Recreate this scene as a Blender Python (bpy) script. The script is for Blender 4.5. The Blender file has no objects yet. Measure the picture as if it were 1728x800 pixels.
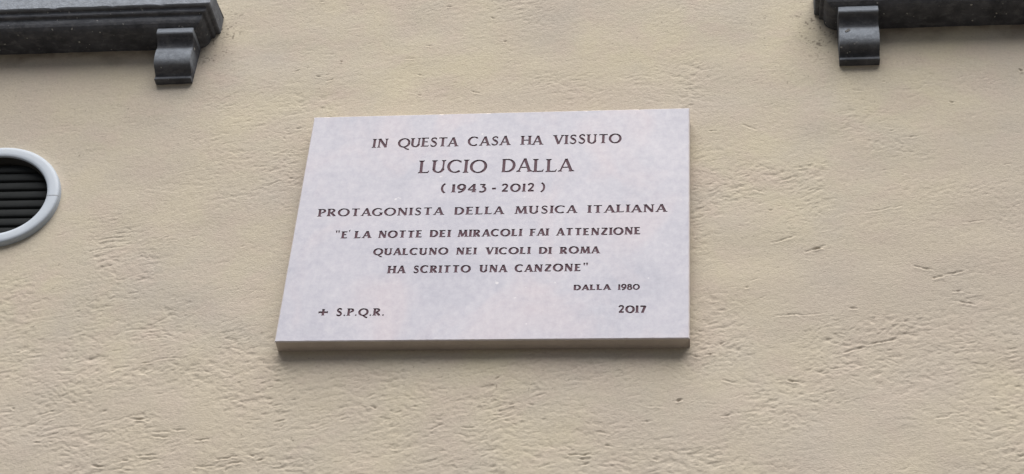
import bpy, math, random
import numpy as np
from mathutils import Matrix, Vector
from mathutils.geometry import delaunay_2d_cdt

sc = bpy.context.scene
COL = sc.collection
H0 = 3.6            # height of the plaque's lower edge above the street
PT = 0.0367         # thickness of the marble slab (wall surface is y = 0, street side is -y)

# ------------------------------------------------------------------ camera
YAW, PITCH, ROLL = -0.156786696, 0.636383394, 0.0781408324
fw = Vector((math.sin(YAW)*math.cos(PITCH), math.cos(YAW)*math.cos(PITCH), math.sin(PITCH)))
r0 = fw.cross(Vector((0, 0, 1))).normalized(); u0 = r0.cross(fw)
c, s = math.cos(ROLL), math.sin(ROLL)
rt, up = c*r0 + s*u0, -s*r0 + c*u0
cam = bpy.data.objects.new('camera', bpy.data.cameras.new('camera'))
COL.objects.link(cam)
cam.matrix_world = Matrix(((rt.x, up.x, -fw.x, 0.978661804), (rt.y, up.y, -fw.y, -3.00288584-PT),
                           (rt.z, up.z, -fw.z, -1.97156621+H0), (0, 0, 0, 1)))
cam.data.sensor_width = 36
cam.data.lens = 36*2847.78788/1728
cam.data.clip_end = 500
sc.camera = cam

# ------------------------------------------------------------------ sky, sun, exposure
SUN_EL, SUN_AZ = math.radians(63), math.radians(4)
w = bpy.data.worlds.new('World'); sc.world = w; w.use_nodes = True
nt = w.node_tree
sky = nt.nodes.new('ShaderNodeTexSky'); sky.sky_type = 'NISHITA'; sky.sun_disc = False
sky.sun_elevation = SUN_EL; sky.sun_rotation = math.pi - SUN_AZ
sky.air_density = 1.0; sky.dust_density = 4.0; sky.ozone_density = 1.0
bg = nt.nodes['Background']; nt.links.new(sky.outputs[0], bg.inputs[0]); bg.inputs[1].default_value = 0.05
sun = bpy.data.objects.new('sun', bpy.data.lights.new('sun', 'SUN')); COL.objects.link(sun)
sun.data.energy = 4.9; sun.data.angle = math.radians(62); sun.data.color = (1.0, 0.955, 0.90)
sd = Vector((math.sin(SUN_AZ)*math.cos(SUN_EL), -math.cos(SUN_AZ)*math.cos(SUN_EL), math.sin(SUN_EL)))
sun.rotation_euler = sd.to_track_quat('Z', 'Y').to_euler(); sun.location = (0, -3, 9)
sc.view_settings.view_transform = 'Standard'; sc.view_settings.look = 'None'
sc.view_settings.exposure = 0.17; sc.view_settings.gamma = 1

# ------------------------------------------------------------------ material helpers
def mat(name):
    m = bpy.data.materials.new(name); m.use_nodes = True
    return m, m.node_tree, m.node_tree.nodes['Principled BSDF']
def N(nt, kind, **kw):
    n = nt.nodes.new(kind)
    for k, v in kw.items():
        if k.startswith('i_'):
            key = k[2:]; key = int(key) if key.isdigit() else key.replace('_', ' ')
            n.inputs[key].default_value = v
        else: setattr(n, k, v)
    return n
def coords(nt, scale=(1, 1, 1), rot=(0, 0, 0)):
    tc = N(nt, 'ShaderNodeTexCoord'); mp = N(nt, 'ShaderNodeMapping')
    mp.inputs['Scale'].default_value = scale; mp.inputs['Rotation'].default_value = rot
    nt.links.new(tc.outputs['Object'], mp.inputs[0]); return mp.outputs[0]
def noise(nt, vec, scale, detail=3, rough=.5, dist=0):
    n = N(nt, 'ShaderNodeTexNoise'); n.inputs['Scale'].default_value = scale
    n.inputs['Detail'].default_value = detail; n.inputs['Roughness'].default_value = rough
    n.inputs['Distortion'].default_value = dist
    nt.links.new(vec, n.inputs['Vector']); return n.outputs['Fac']
def ramp(nt, fac, stops):
    r = N(nt, 'ShaderNodeValToRGB'); e = r.color_ramp.elements
    while len(e) < len(stops): e.new(.5)
    for k, (p, cc) in zip(e, stops):
        k.position = p; k.color = (*cc, 1) if isinstance(cc, tuple) else (cc, cc, cc, 1)
    nt.links.new(fac, r.inputs[0]); return r.outputs[0]
def mix(nt, fac, a, b, mode='MIX'):
    n = N(nt, 'ShaderNodeMix', data_type='RGBA', blend_type=mode)
    for sock, v in ((0, fac), (6, a), (7, b)):
        if hasattr(v, 'links') or isinstance(v, bpy.types.NodeSocket): nt.links.new(v, n.inputs[sock])
        elif isinstance(v, tuple): n.inputs[sock].default_value = (*v, 1)
        else: n.inputs[sock].default_value = v
    return n.outputs[2]
def bump(nt, b, h, strength, dist):
    n = N(nt, 'ShaderNodeBump'); n.inputs['Strength'].default_value = strength
    n.inputs['Distance'].default_value = dist
    nt.links.new(h, n.inputs['Height']); nt.links.new(n.outputs[0], b.inputs['Normal'])

# painted lime plaster
M_PLASTER, t, b = mat('painted_plaster')
v = coords(t)
big = noise(t, v, 3.2, 4, .55)
col = mix(t, ramp(t, big, [(.35, 0.0), (.65, 1.0)]), (.482, .441, .384), (.548, .498, .384))
med = noise(t, coords(t, (1, 1, 1.3)), 9, 3, .5, .4)
col = mix(t, ramp(t, med, [(.45, 0.0), (.75, .75)]), col, (.520, .446, .386))
old = noise(t, coords(t, (1, 1, 1.6)), 1.1, 3, .5)
col = mix(t, ramp(t, old, [(.42, 0.0), (.62, .55)]), col, (.485, .432, .368))
fine = noise(t, v, 150, 4, .7)
col = mix(t, .5, col, ramp(t, fine, [(.25, (.40, .40, .40)), (.75, (.60, .60, .60))]), 'OVERLAY')
at = N(t, 'ShaderNodeAttribute', attribute_name='grime_shade')  # dirt specks, plus painted shade below the sills
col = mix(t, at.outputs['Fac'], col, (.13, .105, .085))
t.links.new(col, b.inputs['Base Color'])
b.inputs['Roughness'].default_value = .88; b.inputs['Specular IOR Level'].default_value = .25
bump(t, b, noise(t, coords(t, (1, 1, 1.8), (0, .12, 0)), 170, 6, .72), .5, .0032)

# white marble
M_MARBLE, t, b = mat('white_marble')
v = coords(t)
cl = noise(t, v, 7, 6, .62, .6)
col = mix(t, ramp(t, cl, [(.3, 0.0), (.7, 1.0)]), (.445, .455, .540), (.545, .543, .618))
pk = noise(t, coords(t, (1.2, 1, .9)), 5, 3, .5, .8)
col = mix(t, ramp(t, pk, [(.5, 0.0), (.72, .8)]), col, (.560, .520, .578))
gr = noise(t, v, 55, 7, .75)
col = mix(t, .8, col, ramp(t, gr, [(.32, (.42, .42, .42)), (.68, (.58, .58, .58))]), 'OVERLAY')
sp = noise(t, v, 45, 2, .5)
col = mix(t, ramp(t, sp, [(.745, 0.0), (.79, .6)]), col, (.80, .79, .82))
t.links.new(col, b.inputs['Base Color'])
b.inputs['Roughness'].default_value = .5
bump(t, b, noise(t, v, 300, 4, .6), .25, .0006)

# raw sawn edge of the slab
M_EDGE, t, b = mat('sawn_marble_edge')
v = coords(t)
col = mix(t, noise(t, v, 18, 4, .6), (.37, .325, .290), (.55, .490, .440))
t.links.new(col, b.inputs['Base Color']); b.inputs['Roughness'].default_value = .8
bump(t, b, noise(t, v, 120, 4, .6), .5, .001)

M_ARRIS, t, b = mat('worn_marble_arris')
v = coords(t)
col = mix(t, noise(t, v, 40, 4, .7), (.50, .46, .46), (.70, .66, .66))
t.links.new(col, b.inputs['Base Color']); b.inputs['Roughness'].default_value = .7

M_PAINT, t, b = mat('dark_letter_paint')
v = coords(t)
col = mix(t, noise(t, v, 90, 3, .6), (.042, .010, .024), (.125, .055, .085))
t.links.new(col, b.inputs['Base Color']); b.inputs['Roughness'].default_value = .7

# dark weathered stone
M_STONE, t, b = mat('dark_weathered_stone')
v = coords(t)
n1 = noise(t, v, 14, 5, .65)
col = mix(t, ramp(t, n1, [(.3, 0.0), (.7, 1.0)]), (.040, .042, .049), (.110, .115, .132))
n2 = noise(t, coords(t, (.6, 1, 1)), 60, 4, .7)
col = mix(t, ramp(t, n2, [(.5, 0.0), (.75, .6)]), col, (.19, .195, .205))
sp = noise(t, v, 95, 1, .4)
col = mix(t, ramp(t, sp, [(.735, 0.0), (.78, .6)]), col, (.60, .59, .56))
at = N(t, 'ShaderNodeAttribute', attribute_name='lit_tone')  # painted light: bluish sky-lit tone on the outward faces
wn = ramp(t, noise(t, v, 60, 5, .7), [(.32, .6), (.6, 1.0)])
wf = mix(t, 1.0, at.outputs['Fac'], wn, 'MULTIPLY')
col = mix(t, wf, col, (.33, .37, .43))
t.links.new(col, b.inputs['Base Color']); b.inputs['Roughness'].default_value = .88; b.inputs['Specular IOR Level'].default_value = .3
bump(t, b, noise(t, v, 90, 6, .75), .8, .004)

M_RING, t, b = mat('pale_blue_grey_paint')
v = coords(t)
col = mix(t, noise(t, v, 16, 4, .6, .4), (.42, .485, .565), (.50, .56, .64))
col = mix(t, ramp(t, noise(t, v, 50, 3, .6), [(.6, 0.0), (.75, .4)]), col, (.44, .45, .46))
t.links.new(col, b.inputs['Base Color']); b.inputs['Roughness'].default_value = .55
bump(t, b, noise(t, v, 120, 4, .6), .35, .001)

M_SLAT, t, b = mat('dark_grey_slat_metal')
v = coords(t)
col = mix(t, noise(t, v, 25, 4, .6), (.011, .013, .014), (.024, .027, .029))
t.links.new(col, b.inputs['Base Color']); b.inputs['Roughness'].default_value = .9; b.inputs['Specular IOR Level'].default_value = .15
M_DARK, t, b = mat('shaded_duct'); b.inputs['Base Color'].default_value = (.045, .045, .043, 1); b.inputs['Roughness'].default_value = .9  # shade of the recessed reveal put into the dark colour
M_GROUND, t, b = mat('worn_street_stone')
v = coords(t)
col = mix(t, noise(t, v, 2, 5, .6), (.050, .046, .041), (.080, .074, .066))
t.links.new(col, b.inputs['Base Color']); b.inputs['Roughness'].default_value = .85

# ------------------------------------------------------------------ object helpers
def mesh_obj(name, verts, faces, material, parent=None, loc=(0, 0, 0), smooth=False, mats=None, midx=None):
    me = bpy.data.meshes.new(name); me.from_pydata([tuple(q) for q in verts], [], faces)
    for m in (mats or [material]): me.materials.append(m)
    if midx is not None: me.polygons.foreach_set('material_index', midx)
    if smooth: me.polygons.foreach_set('use_smooth', [True]*len(me.polygons))
    me.update()
    o = bpy.data.objects.new(name, me); COL.objects.link(o); o.location = loc
    if parent: o.parent = parent
    return o
def thing(name, label, cat, loc, group=None):
    o = bpy.data.objects.new(name, None); COL.objects.link(o); o.location = loc
    o.empty_display_size = .1; o['label'] = label; o['category'] = cat; o['kind'] = 'thing'
    if group: o['group'] = group
    return o

# ------------------------------------------------------------------ noise on the wall grid
def vnoise(X, Z, sx, sz, seed, rot=0.0):
    rng = np.random.RandomState(seed)
    cr, sr = math.cos(rot), math.sin(rot)
    U = (X*cr + Z*sr)/sx + 500.0; V = (-X*sr + Z*cr)/sz + 500.0
    T = rng.rand(256, 256).astype(np.float32)
    i = np.floor(U).astype(np.int32); j = np.floor(V).astype(np.int32)
    fu = (U-i).astype(np.float32); fv = (V-j).astype(np.float32)
    fu = fu*fu*fu*(fu*(fu*6-15)+10); fv = fv*fv*fv*(fv*(fv*6-15)+10)
    i0, i1, j0, j1 = i % 256, (i+1) % 256, j % 256, (j+1) % 256
    a = T[i0, j0]*(1-fu) + T[i1, j0]*fu
    b_ = T[i0, j1]*(1-fu) + T[i1, j1]*fu
    return a*(1-fv) + b_*fv
def sstep(a, b_, x):
    q = np.clip((x-a)/(b_-a), 0, 1); return q*q*(3-2*q)

GOUGES = [(1.153,0.251,1.195,0.266,1.6,3.0),(1.173,0.257,1.190,0.260,2.5,3.0),(1.079,0.275,1.132,0.293,1.4,2.6),(1.288,0.356,1.369,0.371,1.0,2.2),(1.498,0.322,1.536,0.328,1.4,2.4),(1.384,0.207,1.419,0.197,1.8,2.8),(1.422,0.175,1.443,0.179,2.4,3.2),(1.443,0.182,1.489,0.193,1.4,2.4),(1.221,-0.014,1.273,0.004,1.6,2.8),(1.269,0.006,1.323,0.019,2.0,2.8),(1.086,0.080,1.142,0.084,1.4,2.2),(1.144,0.083,1.191,0.088,0.8,2.0),(1.459,0.139,1.480,0.140,1.8,3.0),(1.462,0.114,1.501,0.106,1.4,2.6),(1.242,0.100,1.255,0.098,1.8,3.0),(1.020,0.157,1.025,0.157,2.2,3.0),(1.044,0.426,1.067,0.419,1.2,3.0),(1.075,0.366,1.083,0.366,1.8,2.6),(0.649,-0.259,0.670,-0.259,1.8,2.2),(0.674,-0.259,0.696,-0.259,2.6,2.6),(0.674,-0.270,0.695,-0.270,2.4,2.2),(0.680,-0.284,0.692,-0.281,2.0,3.0),(0.871,-0.132,0.882,-0.128,3.0,3.0),(0.808,-0.143,0.843,-0.145,1.2,2.4),(0.801,-0.182,0.821,-0.178,1.4,2.6),(0.705,-0.204,0.733,-0.211,1.2,2.4),(0.727,-0.237,0.741,-0.239,1.8,3.0),(0.822,-0.268,0.832,-0.272,1.6,3.0),(0.968,-0.080,0.995,-0.088,1.6,2.6),(1.103,-0.082,1.125,-0.084,2.2,2.8),(0.965,-0.169,0.987,-0.165,1.4,2.6),(-0.310,-0.168,-0.259,-0.178,1.6,3.0),(-0.513,-0.161,-0.481,-0.151,1.2,2.6),(-0.502,-0.232,-0.494,-0.232,1.8,3.0),(-0.308,-0.174,-0.263,-0.171,1.2,2.4),(-0.247,-0.202,-0.211,-0.203,1.6,2.6),(-0.205,-0.197,-0.176,-0.199,1.6,2.6),(-0.248,-0.213,-0.212,-0.216,1.6,2.4),(-0.148,-0.225,-0.120,-0.222,1.8,2.6),(-0.364,-0.286,-0.342,-0.288,2.0,3.0),(-0.271,-0.261,-0.230,-0.260,1.6,2.4),(-0.243,-0.271,-0.225,-0.270,1.8,2.6),(-0.136,-0.289,-0.096,-0.285,1.8,2.6),(-0.098,-0.271,-0.051,-0.264,1.8,2.6),(-0.067,-0.281,-0.048,-0.278,2.2,3.0),(-0.370,-0.154,-0.363,-0.150,1.8,2.8),(-0.578,-0.143,-0.572,-0.145,2.4,2.8),(-0.301,-0.275,-0.289,-0.273,1.8,3.0),(-0.305,-0.029,-0.281,-0.026,1.2,2.2),(-0.279,-0.021,-0.226,-0.015,1.0,2.0),(-0.505,-0.232,-0.500,-0.231,1.0,3.0),(-0.476,-0.229,-0.466,-0.229,1.4,2.6),(0.223,-0.141,0.234,-0.146,1.8,2.8),(0.359,-0.198,0.381,-0.187,1.6,2.4),(0.424,-0.194,0.450,-0.195,1.6,2.4),(0.488,-0.165,0.505,-0.164,1.6,2.4),(0.521,-0.139,0.531,-0.138,2.0,3.0),(0.561,-0.140,0.572,-0.141,2.0,2.6),(0.281,-0.246,0.291,-0.245,1.6,3.0),(0.385,-0.251,0.394,-0.252,1.6,3.0),(-0.025,-0.261,-0.015,-0.264,2.0,3.0),(-0.005,-0.274,0.009,-0.269,2.0,3.0),(-0.048,-0.278,-0.041,-0.277,2.0,3.0),(0.486,-0.078,0.494,-0.072,1.6,3.0),(0.532,-0.186,0.539,-0.190,1.6,3.0),(0.513,-0.177,0.520,-0.178,1.6,3.0),(0.020,-0.179,0.039,-0.176,1.4,2.6),(0.032,0.858,0.035,0.858,3.0,2.6),(0.244,0.904,0.262,0.903,1.2,2.4),(0.195,0.861,0.216,0.861,1.2,2.6),(0.237,0.742,0.246,0.740,1.6,2.6),(0.370,0.749,0.395,0.739,1.4,2.4),(-0.025,0.808,-0.013,0.806,1.6,2.4),(0.005,0.793,0.020,0.797,1.4,2.4),(-0.001,0.811,0.007,0.815,1.4,2.4),(-0.087,0.828,-0.071,0.832,1.2,2.4),(0.287,1.039,0.295,1.039,2.0,2.6),(0.402,0.997,0.408,0.990,1.8,2.8),(0.439,0.910,0.445,0.910,1.8,2.8),(0.234,0.807,0.240,0.804,1.6,2.8),(-0.050,1.072,-0.040,1.069,1.6,3.0),(1.668,0.770,1.673,0.766,4.0,3.4),(1.501,0.675,1.510,0.673,2.2,3.0),(1.352,0.743,1.355,0.743,1.8,2.8),(1.282,0.719,1.303,0.718,0.8,2.4),(1.023,0.621,1.052,0.606,1.2,3.0),(1.397,0.570,1.418,0.573,1.4,2.4),(1.356,0.591,1.372,0.594,1.2,2.4),(0.943,0.603,0.960,0.603,1.2,2.4),(-0.080,0.635,-0.068,0.632,1.0,2.4),(-0.080,0.614,-0.073,0.606,1.4,2.4),(-0.098,0.463,-0.064,0.480,0.9,2.0),(0.932,-0.018,0.951,-0.014,2.0,2.6),(0.907,-0.019,0.919,-0.022,1.6,2.6),(0.963,0.010,0.972,0.013,1.6,2.6),(1.398,-0.175,1.422,-0.170,1.6,2.6),(1.422,-0.166,1.452,-0.161,1.0,2.4)]
LINES = [
    (0.5430, -0.0043, 0.0276, [('IN', 0.1545, 0.1908), ('QUESTA', 0.2157, 0.3571), ('CASA', 0.3834, 0.4807), ('HA', 0.5076, 0.5573), ('VISSUTO', 0.5851, 0.7417)]),
    (0.4620, -0.0113, 0.0387, [('LUCIO', 0.2727, 0.4320), ('DALLA', 0.4666, 0.6319)]),
    (0.4043, -0.0085, 0.0239, [('(', 0.3306, 0.3403), ('1943', 0.3558, 0.4355), ('-', 0.4479, 0.4593), ('2012', 0.4709, 0.5467), (')', 0.5619, 0.5707)]),
    (0.3404, -0.0046, 0.0218, [('PROTAGONISTA', 0.0499, 0.3407), ('DELLA', 0.3671, 0.4793), ('MUSICA', 0.5063, 0.6452), ('ITALIANA', 0.6719, 0.8471)]),
    (0.2774, -0.0026, 0.0202, [('"', 0.0980, 0.1074), ("E'", 0.1129, 0.1310), ('LA', 0.1434, 0.1797), ('NOTTE', 0.1985, 0.2986), ('DEI', 0.3165, 0.3630), ('MIRACOLI', 0.3808, 0.5252), ('FAI', 0.5443, 0.5853), ('ATTENZIONE', 0.6045, 0.7913)]),
    (0.2278, -0.0078, 0.0191, [('QUALCUNO', 0.1927, 0.3614), ('NEI', 0.3809, 0.4257), ('VICOLI', 0.4484, 0.5472), ('DI', 0.5670, 0.5944), ('ROMA', 0.6142, 0.7003)]),
    (0.1787, -0.0026, 0.0201, [('HA', 0.2304, 0.2689), ('SCRITTO', 0.2883, 0.4162), ('UNA', 0.4378, 0.4973), ('CANZONE', 0.5170, 0.6621), ('"', 0.6664, 0.6769)]),
    (0.1275, -0.0008, 0.0147, [('DALLA', 0.6486, 0.7280), ('1980', 0.7457, 0.7913)]),
    (0.0646, -0.0051, 0.0196, [('+', 0.0869, 0.1085), ('S.P.Q.R.', 0.1275, 0.2344)]),
    (0.0663, 0.0013, 0.0193, [('2017', 0.7473, 0.8060)]),
]
# oval vent: a slightly tilted ellipse in the wall
VC, VA, VB, VT = (-0.762, 0.442), 0.163, 0.146, -0.392
def oval(a, b_, n=96):
    out = []
    for k in range(n):
        q = 2*math.pi*k/n; x, z = a*math.cos(q), b_*math.sin(q)
        out.append((x*math.cos(VT)-z*math.sin(VT), x*math.sin(VT)+z*math.cos(VT)))
    return out

# ------------------------------------------------------------------ the plastered house wall
def build_wall():
    st = 0.002
    xs = np.concatenate([np.arange(-9, -1.15, .35), np.arange(-1.02, 1.80, st), np.arange(1.95, 10, .35)])
    zs = np.concatenate([np.array([-H0]), np.arange(-3.3, -.5, .3), np.arange(-.37, 1.15, st), np.arange(1.3, 5.2, .3)])
    nx, nz = len(xs), len(zs)
    X, Z = np.meshgrid(xs, zs, indexing='ij')
    # slow waviness of the hand laid plaster
    h = 0.0040*(vnoise(X, Z, .34, .26, 1)-.5) + 0.0018*(vnoise(X, Z, .11, .08, 2)-.5)
    # where the trowel left it rough: more at the bottom and on the right, calm at upper left
    m = vnoise(X, Z, .22, .15, 3)*.6 + vnoise(X, Z, .09, .06, 4)*.4
    rough = .12+.88*sstep(.36, .84, m + .20*sstep(.22, -.15, Z) - .10*sstep(.45, .6, Z) - .10*sstep(.3, -.5, X)*sstep(.0, .3, Z))
    wx = .012*(vnoise(X, Z, .05, .05, 5)-.5); wz = .010*(vnoise(X, Z, .05, .04, 6)-.5)
    rot = .16
    d = np.zeros_like(X)
    for sx, sz, sd_, amp, th, rr in ((.017, .0062, 11, .0022, .62, rot), (.012, .0050, 12, .0018, .62, rot-.5),
                                     (.010, .0048, 13, .0015, .62, rot+.5), (.030, .0060, 14, .0013, .70, rot+.05)):
        n = vnoise(X+wx, Z+wz, sx, sz, sd_, rr)
        d += amp*np.clip(n-th, 0, 1)/(1-th)*(.3+.7*sstep(.3, .7, vnoise(X, Z, .05, .04, sd_+50, rot)))
    h -= d*(.10+.90*rough)*.66
    h += rough*.0005*(vnoise(X+wx, Z+wz, .010, .0055, 21, rot)-.5)
    h += .00030*(vnoise(X, Z, .012, .009, 22, rot)-.5) + (.00012+.00025*rough)*(vnoise(X, Z, .0050, .0040, 23)-.5)
    # single gouges, tears and pits
    rng = random.Random(5)
    strokes = [(a, b_, c_, e, dp*1.45, w_) for a, b_, c_, e, dp, w_ in GOUGES]
    for k in range(520):
        x = rng.uniform(-1.0, 1.78); z = rng.triangular(-.36, 1.12, -.25)
        L = rng.choice([.003, .006, .012, .02, .03]); q = rng.gauss(.14, .35)
        strokes.append((x, z, x+L*math.cos(q), z+L*math.sin(q), rng.uniform(.2, .8), rng.uniform(1.8, 2.8)))
    for k in range(70):                       # torn patches where the float dragged the sand
        cx = rng.uniform(-1.0, 1.78); cz = rng.triangular(-.36, 1.0, -.36); q0 = rng.gauss(.18, .4)
        for j in range(rng.randint(5, 16)):
            x = cx+rng.gauss(0, .035); z = cz+rng.gauss(0, .014); L = rng.uniform(.001, .010); q = q0+rng.gauss(0, .3)
            strokes.append((x, z, x+L*math.cos(q), z+L*math.sin(q), rng.uniform(.3, 1.3), rng.uniform(1.6, 2.4)))
    zi0 = int(np.searchsorted(zs, -.37)); xi0 = int(np.searchsorted(xs, -1.02))
    for x0, z0, x1, z1, dp, wd in strokes:
        dp *= .001; wd *= .001; pad = .012
        i0 = xi0+int((min(x0, x1)-pad+1.02)/st); i1 = xi0+int((max(x0, x1)+pad+1.02)/st)
        j0 = zi0+int((min(z0, z1)-pad+.37)/st); j1 = zi0+int((max(z0, z1)+pad+.37)/st)
        i0 = max(i0, 0); j0 = max(j0, 0)
        if i1 <= i0 or j1 <= j0: continue
        A = X[i0:i1, j0:j1]; B = Z[i0:i1, j0:j1]
        B = B + .0022*(vnoise(A, B, .007, .007, 31)-.5) + .003*(vnoise(A, B, .02, .02, 32)-.5)
        L2 = (x1-x0)**2+(z1-z0)**2+1e-12
        tt = np.clip(((A-x0)*(x1-x0)+(B-z0)*(z1-z0))/L2, 0, 1)
        px, pz = x0+tt*(x1-x0), z0+tt*(z1-z0)
        dd = np.hypot(A-px, B-pz)
        taper = .55+.45*np.sin(np.pi*np.clip(tt, .02, .98))
        taper = taper*(.35+1.1*vnoise(A, B, .006, .004, 33))
        h[i0:i1, j0:j1] -= dp*taper*np.exp(-(dd/(wd*.62))**2)
        h[i0:i1, j0:j1] += .28*dp*np.exp(-(np.hypot(A-px, B-(pz-1.6*wd))/(wd*.9))**2)
    # flat under the slab and round the vent so that they sit tight
    ins = sstep(-.01, .012, X)*sstep(.912, .888, X)*sstep(-.012, .01, Z)*sstep(.657, .635, Z)
    h = h*(1-ins) - .002*ins
    # grime thrown on the plaster round the ends of the stone sills
    g = np.zeros_like(X)
    for gx, gz, rx, rz in ((-.275, .985, .045, .10), (-.30, .90, .05, .06), (1.185, .985, .035, .10), (1.215, .90, .045, .07)):
        g += np.exp(-((X-gx)/rx)**2-((Z-gz)/rz)**2)
    spots = sstep(.70, .82, vnoise(X, Z, .0050, .0045, 41)*.7+vnoise(X, Z, .022, .022, 42)*.3)
    grime_shade = np.clip(g, 0, 1)*spots*.65
    grime_shade += .55*sstep(.955, .985, vnoise(X, Z, .005, .005, 43))*sstep(.35, .75, vnoise(X, Z, .15, .12, 44))
    # contact shade painted under the sills, mixed with uneven dirt along the joint
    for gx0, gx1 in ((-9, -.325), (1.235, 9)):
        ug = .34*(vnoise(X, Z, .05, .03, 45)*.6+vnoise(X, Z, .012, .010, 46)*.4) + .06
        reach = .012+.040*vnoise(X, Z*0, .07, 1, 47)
        grime_shade += 2.1*ug*sstep(gx0, gx0+.02, X)*sstep(gx1, gx1-.03, X)*sstep(.915-reach*1.5, .915, Z)*(Z < .99)
    grime_shade = np.clip(grime_shade, 0, .8)
    e = np.hypot(((X-VC[0])*math.cos(VT)+(Z-VC[1])*math.sin(VT))/VA, (-(X-VC[0])*math.sin(VT)+(Z-VC[1])*math.cos(VT))/VB)
    h = h*sstep(.95, 1.12, e)
    V = np.stack([X, -h, Z], -1).reshape(-1, 3).astype(np.float32)
    I = (np.arange(nx-1)[:, None]*nz + np.arange(nz-1)[None, :])
    keep = (e[:-1, :-1] > .93)
    I = I[keep]
    F = np.stack([I, I+nz, I+nz+1, I+1], -1).astype(np.int32)
    # returns of the wall so that it is a solid 0.45 m thick
    nv = len(V); x0, x1, z0, z1 = xs[0], xs[-1], zs[0], zs[-1]
    nb = np.array([(x0, .45, z0), (x1, .45, z0), (x1, .45, z1), (x0, .45, z1)], np.float32)
    V = np.vstack([V, nb])
    F = np.vstack([F, [[nv+1, nv, nv+3, nv+2]]])
    cor = [0, (nx-1)*nz, (nx-1)*nz+nz-1, nz-1]
    F = np.vstack([F, [[cor[k], nv+k, nv+(k+1) % 4, cor[(k+1) % 4]] for k in range(4)]])
    me = bpy.data.meshes.new('plastered_wall')
    me.vertices.add(len(V)); me.vertices.foreach_set('co', V.ravel())
    me.loops.add(F.size); me.loops.foreach_set('vertex_index', F.astype(np.int32).ravel())
    me.polygons.add(len(F)); me.polygons.foreach_set('loop_start', np.arange(0, F.size, 4, dtype=np.int32))
    me.polygons.foreach_set('loop_total', np.full(len(F), 4, np.int32))
    sm = np.ones(len(F), bool); sm[-5:] = False
    me.polygons.foreach_set('use_smooth', sm)
    me.materials.append(M_PLASTER)
    a = me.attributes.new('grime_shade', 'FLOAT', 'POINT')
    a.data.foreach_set('value', np.concatenate([grime_shade.ravel(), np.zeros(4)]).astype(np.float32))
    me.update(calc_edges=True)
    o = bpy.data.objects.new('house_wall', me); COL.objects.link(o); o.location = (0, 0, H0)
    o['label'] = 'beige hand-trowelled plaster house wall carrying the plaque, vent and dark sills'; o['category'] = 'wall'; o['kind'] = 'thing'
build_wall()

g = mesh_obj('street', [(-150, -150, 0), (150, -150, 0), (150, 150, 0), (-150, 150, 0)], [(0, 1, 2, 3)], M_GROUND)
g['kind'] = 'structure'

# ------------------------------------------------------------------ glyphs: roman capitals cut with a flat chisel
THICK, THIN = .165, .10
def pen(dx, dz):
    L = math.hypot(dx, dz) or 1
    v_ = abs(dz)/L; sgn = -dx*dz/(L*L)          # falling diagonals (\) are the thick ones
    return THIN + (THICK-THIN)*min(1, max(0, v_*.85 + sgn*.45 if abs(dx) > 1e-6 else 1))
def quads(pts, ws):
    out = []
    nrm = []
    for k in range(len(pts)):
        a = pts[max(0, k-1)]; b_ = pts[min(len(pts)-1, k+1)]
        dx, dz = b_[0]-a[0], b_[1]-a[1]; L = math.hypot(dx, dz) or 1
        nrm.append((-dz/L, dx/L))
    for k in range(len(pts)-1):
        p, q = pts[k], pts[k+1]; n, m_ = nrm[k], nrm[k+1]; w0, w1 = ws[k]/2, ws[k+1]/2
        out.append([(p[0]+n[0]*w0, p[1]+n[1]*w0), (p[0]-n[0]*w0, p[1]-n[1]*w0),
                    (q[0]-m_[0]*w1, q[1]-m_[1]*w1), (q[0]+m_[0]*w1, q[1]+m_[1]*w1)])
    return out
def serif(x, z, w_, up_):
    # small bracketed foot; up_ = +1 foot at the bottom of a stem, -1 at its top
    s_ = w_/2+.088
    return [[(x-s_, z), (x+s_, z), (x+s_*.96, z+.045*up_), (x+w_/2, z+.115*up_), (x-w_/2, z+.115*up_), (x-s_*.96, z+.045*up_)]]
def line(x0, z0, x1, z1, w_=None, sf=''):
    wd = w_ or pen(x1-x0, z1-z0)
    o = quads([(x0, z0), (x1, z1)], [wd, wd])
    for (x, z), k in (((x0, z0), '0'), ((x1, z1), '1')):
        if k in sf: o += serif(x, z, wd*1.04, 1 if z < .5 else -1)
    return o
def curve(pts, n=6, w_=None):
    # Catmull-Rom through the points, pen width from direction
    P = [pts[0]]+list(pts)+[pts[-1]]; out = []
    for k in range(1, len(P)-2):
        for j in range(n):
            t_ = j/n; a, b_, c_, d_ = P[k-1:k+3]
            out.append(tuple(.5*((2*b_[i])+(-a[i]+c_[i])*t_+(2*a[i]-5*b_[i]+4*c_[i]-d_[i])*t_*t_+(-a[i]+3*b_[i]-3*c_[i]+d_[i])*t_**3) for i in (0, 1)))
    out.append(tuple(pts[-1]))
    ws = []
    for k in range(len(out)):
        a = out[max(0, k-1)]; b_ = out[min(len(out)-1, k+1)]
        dx, dz = b_[0]-a[0], b_[1]-a[1]; L = math.hypot(dx, dz) or 1
        ws.append(w_ or THIN+(THICK-THIN)*abs(dz)/L)
    return quads(out, ws)
def arc(cx, cz, rx, rz, a0, a1, n=14, w_=None):
    pts = [(cx+rx*math.cos(math.radians(a0+(a1-a0)*k/n)), cz+rz*math.sin(math.radians(a0+(a1-a0)*k/n))) for k in range(n+1)]
    ws = [w_ or THIN+(THICK-THIN)*abs(math.cos(math.radians(a0+(a1-a0)*k/n)+.15)) for k in range(n+1)]
    return quads(pts, ws)
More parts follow.
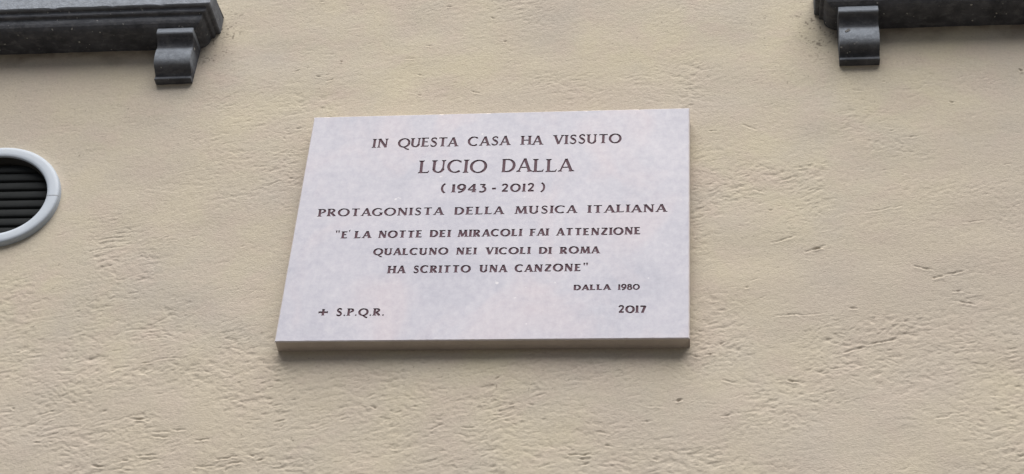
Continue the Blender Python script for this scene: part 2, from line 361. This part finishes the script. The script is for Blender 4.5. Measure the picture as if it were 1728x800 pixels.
def glyph(ch):
    t_ = THICK/2; n_ = THIN/2
    if ch == 'I': return .26, line(.13, 0, .13, 1, THICK, '01')
    if ch == '1': return .26, line(.14, 0, .14, 1, THICK, '0') + [[(.14-t_, 1), (.14-t_, .86), (-.02, .84), (.0, .90)]]
    if ch == 'A': return .80, line(.06, 0, .40, 1.0, THIN*1.1, '0') + line(.40, 1.0, .74, 0, THICK, '1') + line(.17, .33, .62, .33, THIN*.95)
    if ch == 'C': return .84, arc(.46, .5, .42, .5-n_+.02, 48, 312, 20) + [[(.80, .74), (.745, .76), (.735, .92), (.80, .95)]]
    if ch == 'G': return .90, arc(.46, .5, .42, .5-n_+.02, 48, 315, 20) + [[(.80, .74), (.745, .76), (.735, .92), (.80, .95)]] + line(.78, .08, .78, .42, THICK*.95) + serif(.78, .44, THICK, -1)
    if ch == 'D': return .84, line(.14, 0, .14, 1, THICK, '') + [[(.02, 0), (.24, 0), (.22, THIN*.9), (.02, THIN*.6)], [(.02, 1), (.24, 1), (.22, 1-THIN*.9), (.02, 1-THIN*.6)]] + line(.14, 1-n_, .38, 1-n_, THIN) + line(.14, n_, .38, n_, THIN) + arc(.36, .5, .40, .5-n_, -90, 90, 16)
    if ch in 'EF':
        o = line(.14, 0, .14, 1, THICK, '01') + line(.14, 1-n_, .56, 1-n_, THIN) + line(.14, .53, .50, .53, THIN)
        o += [[(.50, 1), (.60, 1), (.585, .84), (.555, .84)], [(.46, .62), (.51, .62), (.51, .44), (.46, .46)]]
        if ch == 'E': o += line(.14, n_, .58, n_, THIN) + [[(.50, 0), (.60, 0), (.645, .18), (.60, .18)]]
        return .66, o
    if ch == 'H': return .88, line(.14, 0, .14, 1, THICK, '01') + line(.74, 0, .74, 1, THICK, '01') + line(.14, .51, .74, .51, THIN)
    if ch == 'L': return .64, line(.14, 0, .14, 1, THICK, '01') + line(.14, n_, .58, n_, THIN) + [[(.48, 0), (.59, 0), (.65, .20), (.60, .20)]]
    if ch == 'M': return 1.04, line(.10, 0, .20, 1, THIN*1.15, '01') + line(.20, 1, .52, .06, THICK) + line(.52, .06, .84, 1, THIN*1.15) + line(.84, 1, .94, 0, THICK, '01')
    if ch == 'N': return .90, line(.14, 0, .14, 1, THIN*1.15, '01') + line(.14, 1, .76, .02, THICK*1.05) + line(.76, 0, .76, 1, THIN*1.15, '1')
    if ch in 'OQ0':
        rx = .44 if ch != '0' else .40
        o = arc(rx+.06, .5, rx, .5-n_+.025, 0, 360, 28)
        if ch == 'Q': o += curve([(.50, .06), (.66, -.10), (.84, -.22), (1.00, -.24)], 4, THIN*1.15)
        return 2*rx+.12, o
    if ch in 'PR':
        o = line(.14, 0, .14, 1, THICK, '01') + line(.14, 1-n_, .36, 1-n_, THIN) + line(.14, .46, .36, .46, THIN) + arc(.34, .73, .25, .27-n_, -90, 90, 12)
        if ch == 'R': o += line(.34, .47, .68, .02, THICK) + [[(.60, 0), (.80, 0), (.80, .04), (.64, .10)]]
        return (.66 if ch == 'P' else .80), o
    if ch == 'S': return .62, curve([(.53, .84), (.40, .945), (.24, .93), (.13, .80), (.17, .64), (.32, .53), (.47, .42), (.53, .26), (.43, .08), (.26, .045), (.09, .14)], 4, THIN*1.25) + line(.22, .62, .46, .42, THICK) + [[(.51, .74), (.56, .74), (.56, .93), (.52, .90)], [(.06, .06), (.10, .26), (.06, .27), (.03, .26)]]
    if ch == 'T': return .78, line(.39, 0, .39, 1, THICK, '0') + line(.06, 1-n_, .72, 1-n_, THIN) + [[(.04, .85), (.07, .85), (.14, 1), (.03, 1)], [(.74, .85), (.71, .85), (.64, 1), (.75, 1)]]
    if ch == 'U': return .86, line(.14, .34, .14, 1, THICK, '1') + arc(.42, .34, .28, .30, 180, 360, 14) + line(.70, .34, .70, 1, THIN*1.2, '1')
    if ch == 'V': return .80, line(.08, 1, .40, 0, THICK, '0') + line(.40, 0, .72, 1, THIN*1.1, '1')
    if ch == 'Z': return .76, line(.08, 1-n_, .68, 1-n_, THIN) + line(.10, .05, .66, .95, THICK) + line(.07, n_, .68, n_, THIN) + [[(.06, .82), (.10, .82), (.16, 1), (.06, 1)], [(.70, .18), (.66, .18), (.60, 0), (.70, 0)]]
    if ch == '2': return .66, curve([(.08, .76), (.16, .91), (.32, .95), (.49, .86), (.52, .68), (.42, .48), (.26, .26), (.10, .06)], 4, THIN*1.3) + line(.06, n_*1.3, .60, n_*1.3, THIN*1.4) + [[(.62, .16), (.58, .16), (.50, 0), (.61, 0)]]
    if ch == '3': return .62, line(.10, 1-n_, .52, 1-n_, THIN) + line(.50, .95, .30, .62, THIN*1.2) + curve([(.27, .60), (.44, .58), (.54, .42), (.52, .20), (.36, .05), (.18, .03), (.04, .09)], 4, THIN*1.3) + [[(.07, .84), (.11, .84), (.16, 1), (.07, 1)]]
    if ch == '4': return .78, line(.54, 0, .54, 1, THICK, '0') + line(.54, .97, .06, .30, THIN) + line(.05, .28, .74, .28, THIN)
    if ch == '7': return .66, line(.06, 1-n_*1.2, .62, 1-n_*1.2, THIN*1.3) + line(.60, .96, .28, 0, THICK, '') + [[(.05, .82), (.09, .82), (.16, 1), (.05, 1)], [(.14, 0), (.42, 0), (.37, .08), (.23, .08)]]
    if ch == '8': return .66, arc(.33, .76, .21, .20, 0, 360, 18) + arc(.33, .29, .26, .26, 0, 360, 20)
    if ch == '9': return .70, arc(.36, .66, .28, .30, 0, 360, 20) + curve([(.64, .64), (.62, .40), (.48, .18), (.28, .05), (.10, .03)], 5, THIN*1.3)
    if ch == '(': return .30, curve([(.28, 1.06), (.12, .84), (.06, .5), (.12, .16), (.28, -.06)], 4, THIN*1.1)
    if ch == ')': return .30, curve([(.02, 1.06), (.18, .84), (.24, .5), (.18, .16), (.02, -.06)], 4, THIN*1.1)
    if ch == '-': return .40, line(.04, .42, .36, .42, THIN*1.4)
    if ch == '.': return .16, [[(.08-.12, .09), (.08, -.03), (.08+.12, .09), (.08, .21)]]
    if ch == "'": return .12, [[(.0, 1.14), (.16, 1.20), (.07, .86), (.03, .86)]]
    if ch == '"': return .34, [[(.00, 1.12), (.15, 1.12), (.11, .76), (.05, .76)], [(.20, 1.12), (.35, 1.12), (.31, .76), (.25, .76)]]
    if ch == '+':
        o = line(.45, .06, .45, .94, THIN*1.45) + line(.02, .5, .88, .5, THIN*1.45)
        for q in range(4):
            cc, ss = [(1, 0), (0, 1), (-1, 0), (0, -1)][q]
            tri = [(.28, -.06), (.44, -.17), (.44, .17), (.28, .06)]
            o += [[(.45+x*cc-z*ss, .5+x*ss+z*cc) for x, z in tri]]
        return .90, o
    return .4, []

WEIGHT = [(.215, .118), (.180, .092), (.240, .152), (.230, .118), (.285, .150), (.285, .150), (.285, .150), (.290, .178), (.260, .160), (.290, .162)]
NAMES = ['first line of lettering, across the top', 'second line, in the largest letters', 'third line, two years in brackets', 'fourth and widest line of lettering',
         'fifth line, opening with a quotation mark', 'sixth line of lettering', 'seventh line, closing with a quotation mark', 'small name and year at lower right',
         'small cross and four initials at lower left', 'year cut at the lower right corner']

def build_plaque():
    global THICK, THIN
    W_, H_ = .9, .6452
    root = thing('marble_plaque', 'white marble memorial plaque with dark cut Italian inscription on the beige wall', 'plaque', (0, 0, H0))
    rng = random.Random(3)
    polys = []; owner = []
    for li, (base, slope, cap, words) in enumerate(LINES):
        THICK, THIN = WEIGHT[li]
        for word, x0, x1 in words:
            gs = [glyph(ch) for ch in word]
            nat = sum(g_[0] for g_ in gs)*cap; n = len(gs)
            kx = 1.0; tgt = x1-x0
            if n > 1:
                gap = (tgt-nat)/(n-1); lo, hi = .05*cap, .22*cap
                if gap < lo: kx = (tgt-lo*(n-1))/nat
                if gap > hi: kx = (tgt-hi*(n-1))/nat
                kx = min(kx, 1.3)
                gap = (tgt-nat*kx)/(n-1)
            else: kx = tgt/nat; gap = 0
            x = x0
            for (adv, qs) in gs:
                dz = rng.uniform(-.02, .02)*cap; sl = rng.uniform(-.015, .015); sc_ = rng.uniform(.975, 1.025)
                for q in qs:
                    pp = [(x+(a+sl*b_)*cap*kx, base+slope*(x-.45)+dz+b_*cap*sc_) for a, b_ in q]
                    ar = sum(pp[k][0]*pp[(k+1) % len(pp)][1]-pp[(k+1) % len(pp)][0]*pp[k][1] for k in range(len(pp)))
                    if ar < 0: pp.reverse()
                    if abs(ar) > 1e-9: polys.append(pp); owner.append(li)
                x += adv*cap*kx+gap
    # outline of the polished face with small chips along the arris
    def outline(inset, jit, seed):
        r_ = random.Random(seed); pts = []
        cor = [(inset-.0015, inset-.0006), (W_-inset, inset), (W_-inset, H_-inset), (inset, H_-inset)]
        for k in range(4):
            a, b_ = cor[k], cor[(k+1) % 4]; n = int(math.hypot(b_[0]-a[0], b_[1]-a[1])/.007)
            nx_, nz_ = [(0, 1), (-1, 0), (0, -1), (1, 0)][k]
            for j in range(n):
                t_ = j/n; o_ = 0 if j == 0 else abs(r_.gauss(0, jit))
                if j and r_.random() < (.07 if k == 2 else .0): o_ += r_.uniform(.0008, .0028)
                pts.append((a[0]+(b_[0]-a[0])*t_+nx_*o_, a[1]+(b_[1]-a[1])*t_+nz_*o_))
        return pts
    A = outline(.0022, .0003, 1); B = outline(0, .0002, 1)
    S = 1000.0
    vs = [Vector((x*S, z*S)) for x, z in A]; fs = [list(range(len(A)))]
    for pp in polys:
        b0 = len(vs); vs += [Vector((x*S, z*S)) for x, z in pp]; fs.append(list(range(b0, b0+len(pp))))
    ed = []
    for f in fs: ed += [(f[k], f[(k+1) % len(f)]) for k in range(len(f))]
    ov, oe, of_, _, _, _ = delaunay_2d_cdt(vs, ed, [], 0, 1e-3, False)
    # sort the triangles by where their centres lie: in a letter, on the polished face, or outside a chip
    OV = np.array([(v_.x, v_.y) for v_ in ov]); TR = np.array([list(f) for f in of_])
    CE = OV[TR].mean(1)
    own = np.full(len(TR), -1)
    for pp, li in zip(polys, owner):
        q = np.array(pp)*S
        cand = np.nonzero((CE[:, 0] > q[:, 0].min()) & (CE[:, 0] < q[:, 0].max()) & (CE[:, 1] > q[:, 1].min()) & (CE[:, 1] < q[:, 1].max()))[0]
        if not len(cand): continue
        c_ = CE[cand]; e_ = np.roll(q, -1, 0)-q
        cr_ = e_[None, :, 0]*(c_[:, None, 1]-q[None, :, 1])-e_[None, :, 1]*(c_[:, None, 0]-q[None, :, 0])
        own[cand[(cr_ > 0).all(1) | (cr_ < 0).all(1)]] = li
    PA = np.array(A)*S; PB = np.roll(PA, -1, 0); ins_ = np.zeros(len(TR), bool)
    for (xa, za), (xb, zb) in zip(PA, PB):
        if za == zb: continue
        hit = (CE[:, 1] > min(za, zb)) & (CE[:, 1] <= max(za, zb)) & (CE[:, 0] < xa+(CE[:, 1]-za)*(xb-xa)/(zb-za))
        ins_ ^= hit
    front = []; cut = [[] for _ in LINES]
    for f, li, i_ in zip(TR.tolist(), own, ins_):
        if (OV[f[1]][0]-OV[f[0]][0])*(OV[f[2]][1]-OV[f[0]][1])-(OV[f[1]][1]-OV[f[0]][1])*(OV[f[2]][0]-OV[f[0]][0]) < 0: f = f[::-1]
        if li >= 0: cut[li].append(f)
        elif i_: front.append(f)
    verts = [(v_.x/S, -PT, v_.y/S) for v_ in ov]; faces = [tuple(f) for f in front]; midx = [0]*len(faces)
    n0 = len(verts)
    # edge faces of the slab: small worn arris, sides, back
    key = {(round(v_.x, 2), round(v_.y, 2)): k for k, v_ in enumerate(ov)}
    ia = [key.get((round(x*S, 2), round(z*S, 2))) for x, z in A]
    for k, v_ in enumerate(ia):
        if v_ is None:
            ia[k] = min(range(len(ov)), key=lambda q: (ov[q].x-A[k][0]*S)**2+(ov[q].y-A[k][1]*S)**2)
    n = len(A)
    verts += [(x, -PT+.0022, z) for x, z in B]
    verts += [(x, .006, z) for x, z in B]
    for k in range(n):
        j = (k+1) % n
        faces.append((ia[k], n0+k, n0+j, ia[j])); midx.append(2)
        faces.append((n0+k, n0+n+k, n0+n+j, n0+j)); midx.append(1)
    faces.append(tuple(n0+n+k for k in range(n))); midx.append(1)
    mesh_obj('slab', verts, faces, None, root, mats=[M_MARBLE, M_EDGE, M_ARRIS], midx=midx)
    DEP = .0016
    for li, fl in enumerate(cut):
        used = {}; vv = []; ff = []; ec = {}
        for f in fl:
            ids = []
            for i_ in f:
                if i_ not in used: used[i_] = len(vv); vv.append((ov[i_].x/S, -PT+DEP, ov[i_].y/S))
                ids.append(used[i_])
            ff.append(tuple(ids))
            for a, b_ in zip(f, f[1:]+f[:1]):
                e_ = (min(a, b_), max(a, b_)); ec[e_] = ec.get(e_, 0)+1
        top = {}
        for (a, b_), cnt in ec.items():
            if cnt == 1:
                for q in (a, b_):
                    if q not in top: top[q] = len(vv); vv.append((ov[q].x/S, -PT, ov[q].y/S))
                ff.append((used[a], used[b_], top[b_], top[a]))
        o = mesh_obj('inscription_line', vv, ff, M_PAINT, root); o['label'] = NAMES[li]
build_plaque()

# ------------------------------------------------------------------ stone sills on scroll brackets
def build_sill(x0, x1, bx, label):
    root = thing('window_sill', label, 'window sill', (0, 0, H0), 'dark stone window sills')
    # profile: protrusion from the wall and height, from the top back edge down to the wall again
    P = [(.0, 1.024), (.106, 1.020), (.110, 1.016), (.110, .970), (.107, .967), (.099, .966), (.098, .964), (.098, .955), (.096, .952), (.090, .951),
         (.0885, .948), (.088, .942), (.0865, .935), (.083, .928), (.077, .922), (.070, .918), (.064, .9165), (.0, .915)]
    lit_tone = [0, .6, .9, .9, .3, 0, .25, .15, 0, 0, .15, .15, .08, 0, 0, 0, 0, 0]  # painted light per profile point: pale fascia, dark undersides
    R_ = random.Random(int(x0*100)+7)
    xs_ = [x0]; 
    while xs_[-1] < x1-.03: xs_.append(xs_[-1]+.014)
    xs_[-1] = x1
    verts = []; faces = []; lit = []
    np_ = len(P); cols = []
    # path: left return from the wall, along the front, right return to the wall
    ys_ = [0, .2, .4, .6, .8]
    path = [('L', q) for q in ys_] + [('F', x) for x in xs_] + [('R', q) for q in ys_[::-1]]
    for kind, q in path:
        base = len(verts)
        for (d, z), w0 in zip(P, lit_tone):
            i_ = .11-d; j_ = R_.uniform(-.0005, .0005)
            if d == 0: i_ = 0 if z > .95 else .045
            dj = d + (j_ if d > .01 else 0)
            chip = -.002*(R_.random() < .04)*(d > .1)
            if kind == 'L': v_ = (x0+i_, .004-(d+.004)*q if d > 0 else .004, z)
            elif kind == 'R': v_ = (x1-i_, .004-(d+.004)*q if d > 0 else .004, z)
            else:
                xx = min(max(q, x0+i_), x1-i_); v_ = (xx, -dj-chip if d > 0 else .004, z+j_)
            verts.append(v_); lit.append(w0*(1 if kind == 'F' else .35))
        cols.append(base)
    for a, b_ in zip(cols, cols[1:]):
        for k in range(np_-1): faces.append((a+k, a+k+1, b_+k+1, b_+k))
    o = mesh_obj('sill_slab', verts, faces, M_STONE, root)
    at_ = o.data.attributes.new('lit_tone', 'FLOAT', 'POINT'); at_.data.foreach_set('value', lit)
    # scroll bracket: side outline (protrusion, height)
    Q = [(.060, .926), (.0745, .919), (.0745, .906), (.0725, .9025), (.067, .900), (.060, .8955), (.0545, .889), (.0515, .882), (.0500, .876), (.0510, .871), (.0530, .864),
         (.0535, .856), (.0530, .847), (.0515, .838), (.0480, .830), (.0415, .8235), (.0320, .8175), (.0225, .8115), (.0190, .8065), (.0190, .8040), (.0215, .8030), (.0215, .7975), (.0200, .7960)]
    LIT = [.2, 1.3, 1.3, .3, 0, 0, 0, 0, .1, .5, .85, .95, 1, 1, .8, .2, 0, 0, 0, .1, .35, .3, 0]  # painted light: pale fillet and bulge, dark where the scroll turns down
    bw = .094; nseg = 10
    for bxx in bx:
        verts = []; faces = []; lit = []
        sm_ = []
        sec = [0, .0012] + [bw*(k+1)/nseg for k in range(nseg-1)] + [bw-.0012, bw]
        for si, q in enumerate(sec):
            ins = .0012 if si in (0, len(sec)-1) else 0
            for k, (d, z) in enumerate(Q):
                j_ = R_.uniform(-.00015, .00015)
                verts.append((bxx+q, -(d-ins)+j_, z)); lit.append(LIT[k])
            verts.append((bxx+q, .004, .7960)); lit.append(0)
            verts.append((bxx+q, .004, .926)); lit.append(0)
        m_ = len(Q)+2
        for s_ in range(len(sec)-1):
            for k in range(m_):
                j = (k+1) % m_
                faces.append((s_*m_+k, s_*m_+j, (s_+1)*m_+j, (s_+1)*m_+k)); sm_.append(4 <= k <= 17)
        # sides: strips from the outline back to the wall line
        for s_, flip in ((0, 0), (len(sec)-1, 1)):
            b0 = len(verts)
            for k, (d, z) in enumerate(Q): verts.append((bxx+sec[s_], .004, z)); lit.append(0)
            for k in range(len(Q)-1):
                f = (s_*m_+k, b0+k, b0+k+1, s_*m_+k+1); sm_.append(False)
                faces.append(f if not flip else f[::-1])
        o = mesh_obj('bracket', verts, faces, M_STONE, root); o.data.polygons.foreach_set('use_smooth', sm_)
        at_ = o.data.attributes.new('lit_tone', 'FLOAT', 'POINT'); at_.data.foreach_set('value', lit)
    if x0 > 0:
        L = [(.013, .0545, .859), (.016, .0545, .8555), (.023, .0545, .858), (.027, .0545, .863), (.024, .0545, .8665), (.018, .0545, .862)]
        mesh_obj('chip', [(bx[0]+a, -d, z) for a, d, z in L], [tuple(range(6))], M_CHIP, root)
    return root
M_CHIP, t, b = mat('dark_chip'); b.inputs['Base Color'].default_value = (.012, .012, .014, 1)
build_sill(-1.95, -.2965, (-1.81, -.433), 'dark stone window sill at upper left, reaching past the oval vent')
build_sill(1.202, 2.855, (1.254, 2.70), 'dark stone window sill at upper right with a chipped front bracket')

# ------------------------------------------------------------------ oval vent with louvres
def build_vent():
    root = thing('oval_vent', 'oval wall vent with pale blue grey rim and dark horizontal louvres', 'vent', (VC[0], 0, H0+VC[1]))
    # rim section: (inset from the outer edge, protrusion)
    P = [(0, -.004), (0, .011), (.0012, .0145), (.0040, .0165), (.0100, .0172), (.0200, .0172), (.0272, .0167), (.0290, .0152), (.0302, .0125)]
    n = 120; verts = []; faces = []
    for k in range(n):
        q = 2*math.pi*k/n
        for ins, d in P:
            a, b_ = VA-ins, VB-ins
            x, z = a*math.cos(q), b_*math.sin(q)
            verts.append((x*math.cos(VT)-z*math.sin(VT), -d, x*math.sin(VT)+z*math.cos(VT)))
    m_ = len(P)
    for k in range(n):
        for j in range(m_-1): faces.append((k*m_+j, k*m_+j+1, ((k+1) % n)*m_+j+1, ((k+1) % n)*m_+j))
    mesh_obj('rim', verts, faces, M_RING, root, smooth=True)
    # thin mortar joint across the rim, on its right side
    q = .47; L = []
    for dq in (-.006, .006):
        for ins, d in P[1:9]:
            a, b_ = VA-ins, VB-ins
            x, z = a*math.cos(q+dq-.08), b_*math.sin(q+dq-.08)
            L.append((x*math.cos(VT)-z*math.sin(VT), -d-.0004, x*math.sin(VT)+z*math.cos(VT)))
    mesh_obj('rim_joint', L, [(k, k+1, k+9, k+8) for k in range(7)], M_JOINT, root)
    # duct behind the louvres
    a, b_ = VA-.0300, VB-.0300; o_ = oval(a, b_, 64); verts = []; faces = []
    for y in (-.0125, .30):
        verts += [(x, y, z) for x, z in o_]
    for k in range(64): faces.append((k, (k+1) % 64, 64+(k+1) % 64, 64+k))
    faces.append(tuple(range(64, 128)))
    mesh_obj('duct', verts, faces, M_DARK, root)
    # louvres, each clipped to the opening
    sec = [(.0, .0265), (-.0035, .0225), (-.0062, .0175), (-.0080, .012), (-.0085, .007), (-.0075, .003), (-.0045, .0006), (.0, .0)]
    zl = .3376 - .0273*3 - VC[1]
    while zl < .16:
        mid = zl+.010
        xs_ = []
        pl = oval(a-.0005, b_-.0005, 360)
        def span(z_):
            c_ = []
            for k in range(360):
                p_, q_ = pl[k], pl[(k+1) % 360]
                if (p_[1]-z_)*(q_[1]-z_) <= 0 and p_[1] != q_[1]: c_.append(p_[0]+(q_[0]-p_[0])*(z_-p_[1])/(q_[1]-p_[1]))
            return (min(c_), max(c_)) if len(c_) > 1 else None
        rows_ = []
        for dy, dz in sec:
            z_ = zl+dz; sp_ = span(z_)
            if sp_ is None: continue
            rows_.append((sp_, .013+dy*.75, z_))
        if len(rows_) > 3:
            verts = []; faces = []
            for (s0, s1), y, z_ in rows_:
                verts += [(s0, y, z_), (s1, y, z_), (s1, y+.003, z_+.0006), (s0, y+.003, z_+.0006)]
            for k in range(len(rows_)-1):
                for j in range(4):
                    faces.append((k*4+j, k*4+(j+1) % 4, k*4+4+(j+1) % 4, k*4+4+j))
            faces.append((0, 1, 2, 3)); e_ = (len(rows_)-1)*4; faces.append((e_, e_+3, e_+2, e_+1))
            mesh_obj('louvre_slat', verts, faces, M_SLAT, root)
        zl += .0273
M_JOINT, t, b = mat('grey_mortar_joint'); b.inputs['Base Color'].default_value = (.34, .36, .39, 1); b.inputs['Roughness'].default_value = .9
build_vent()
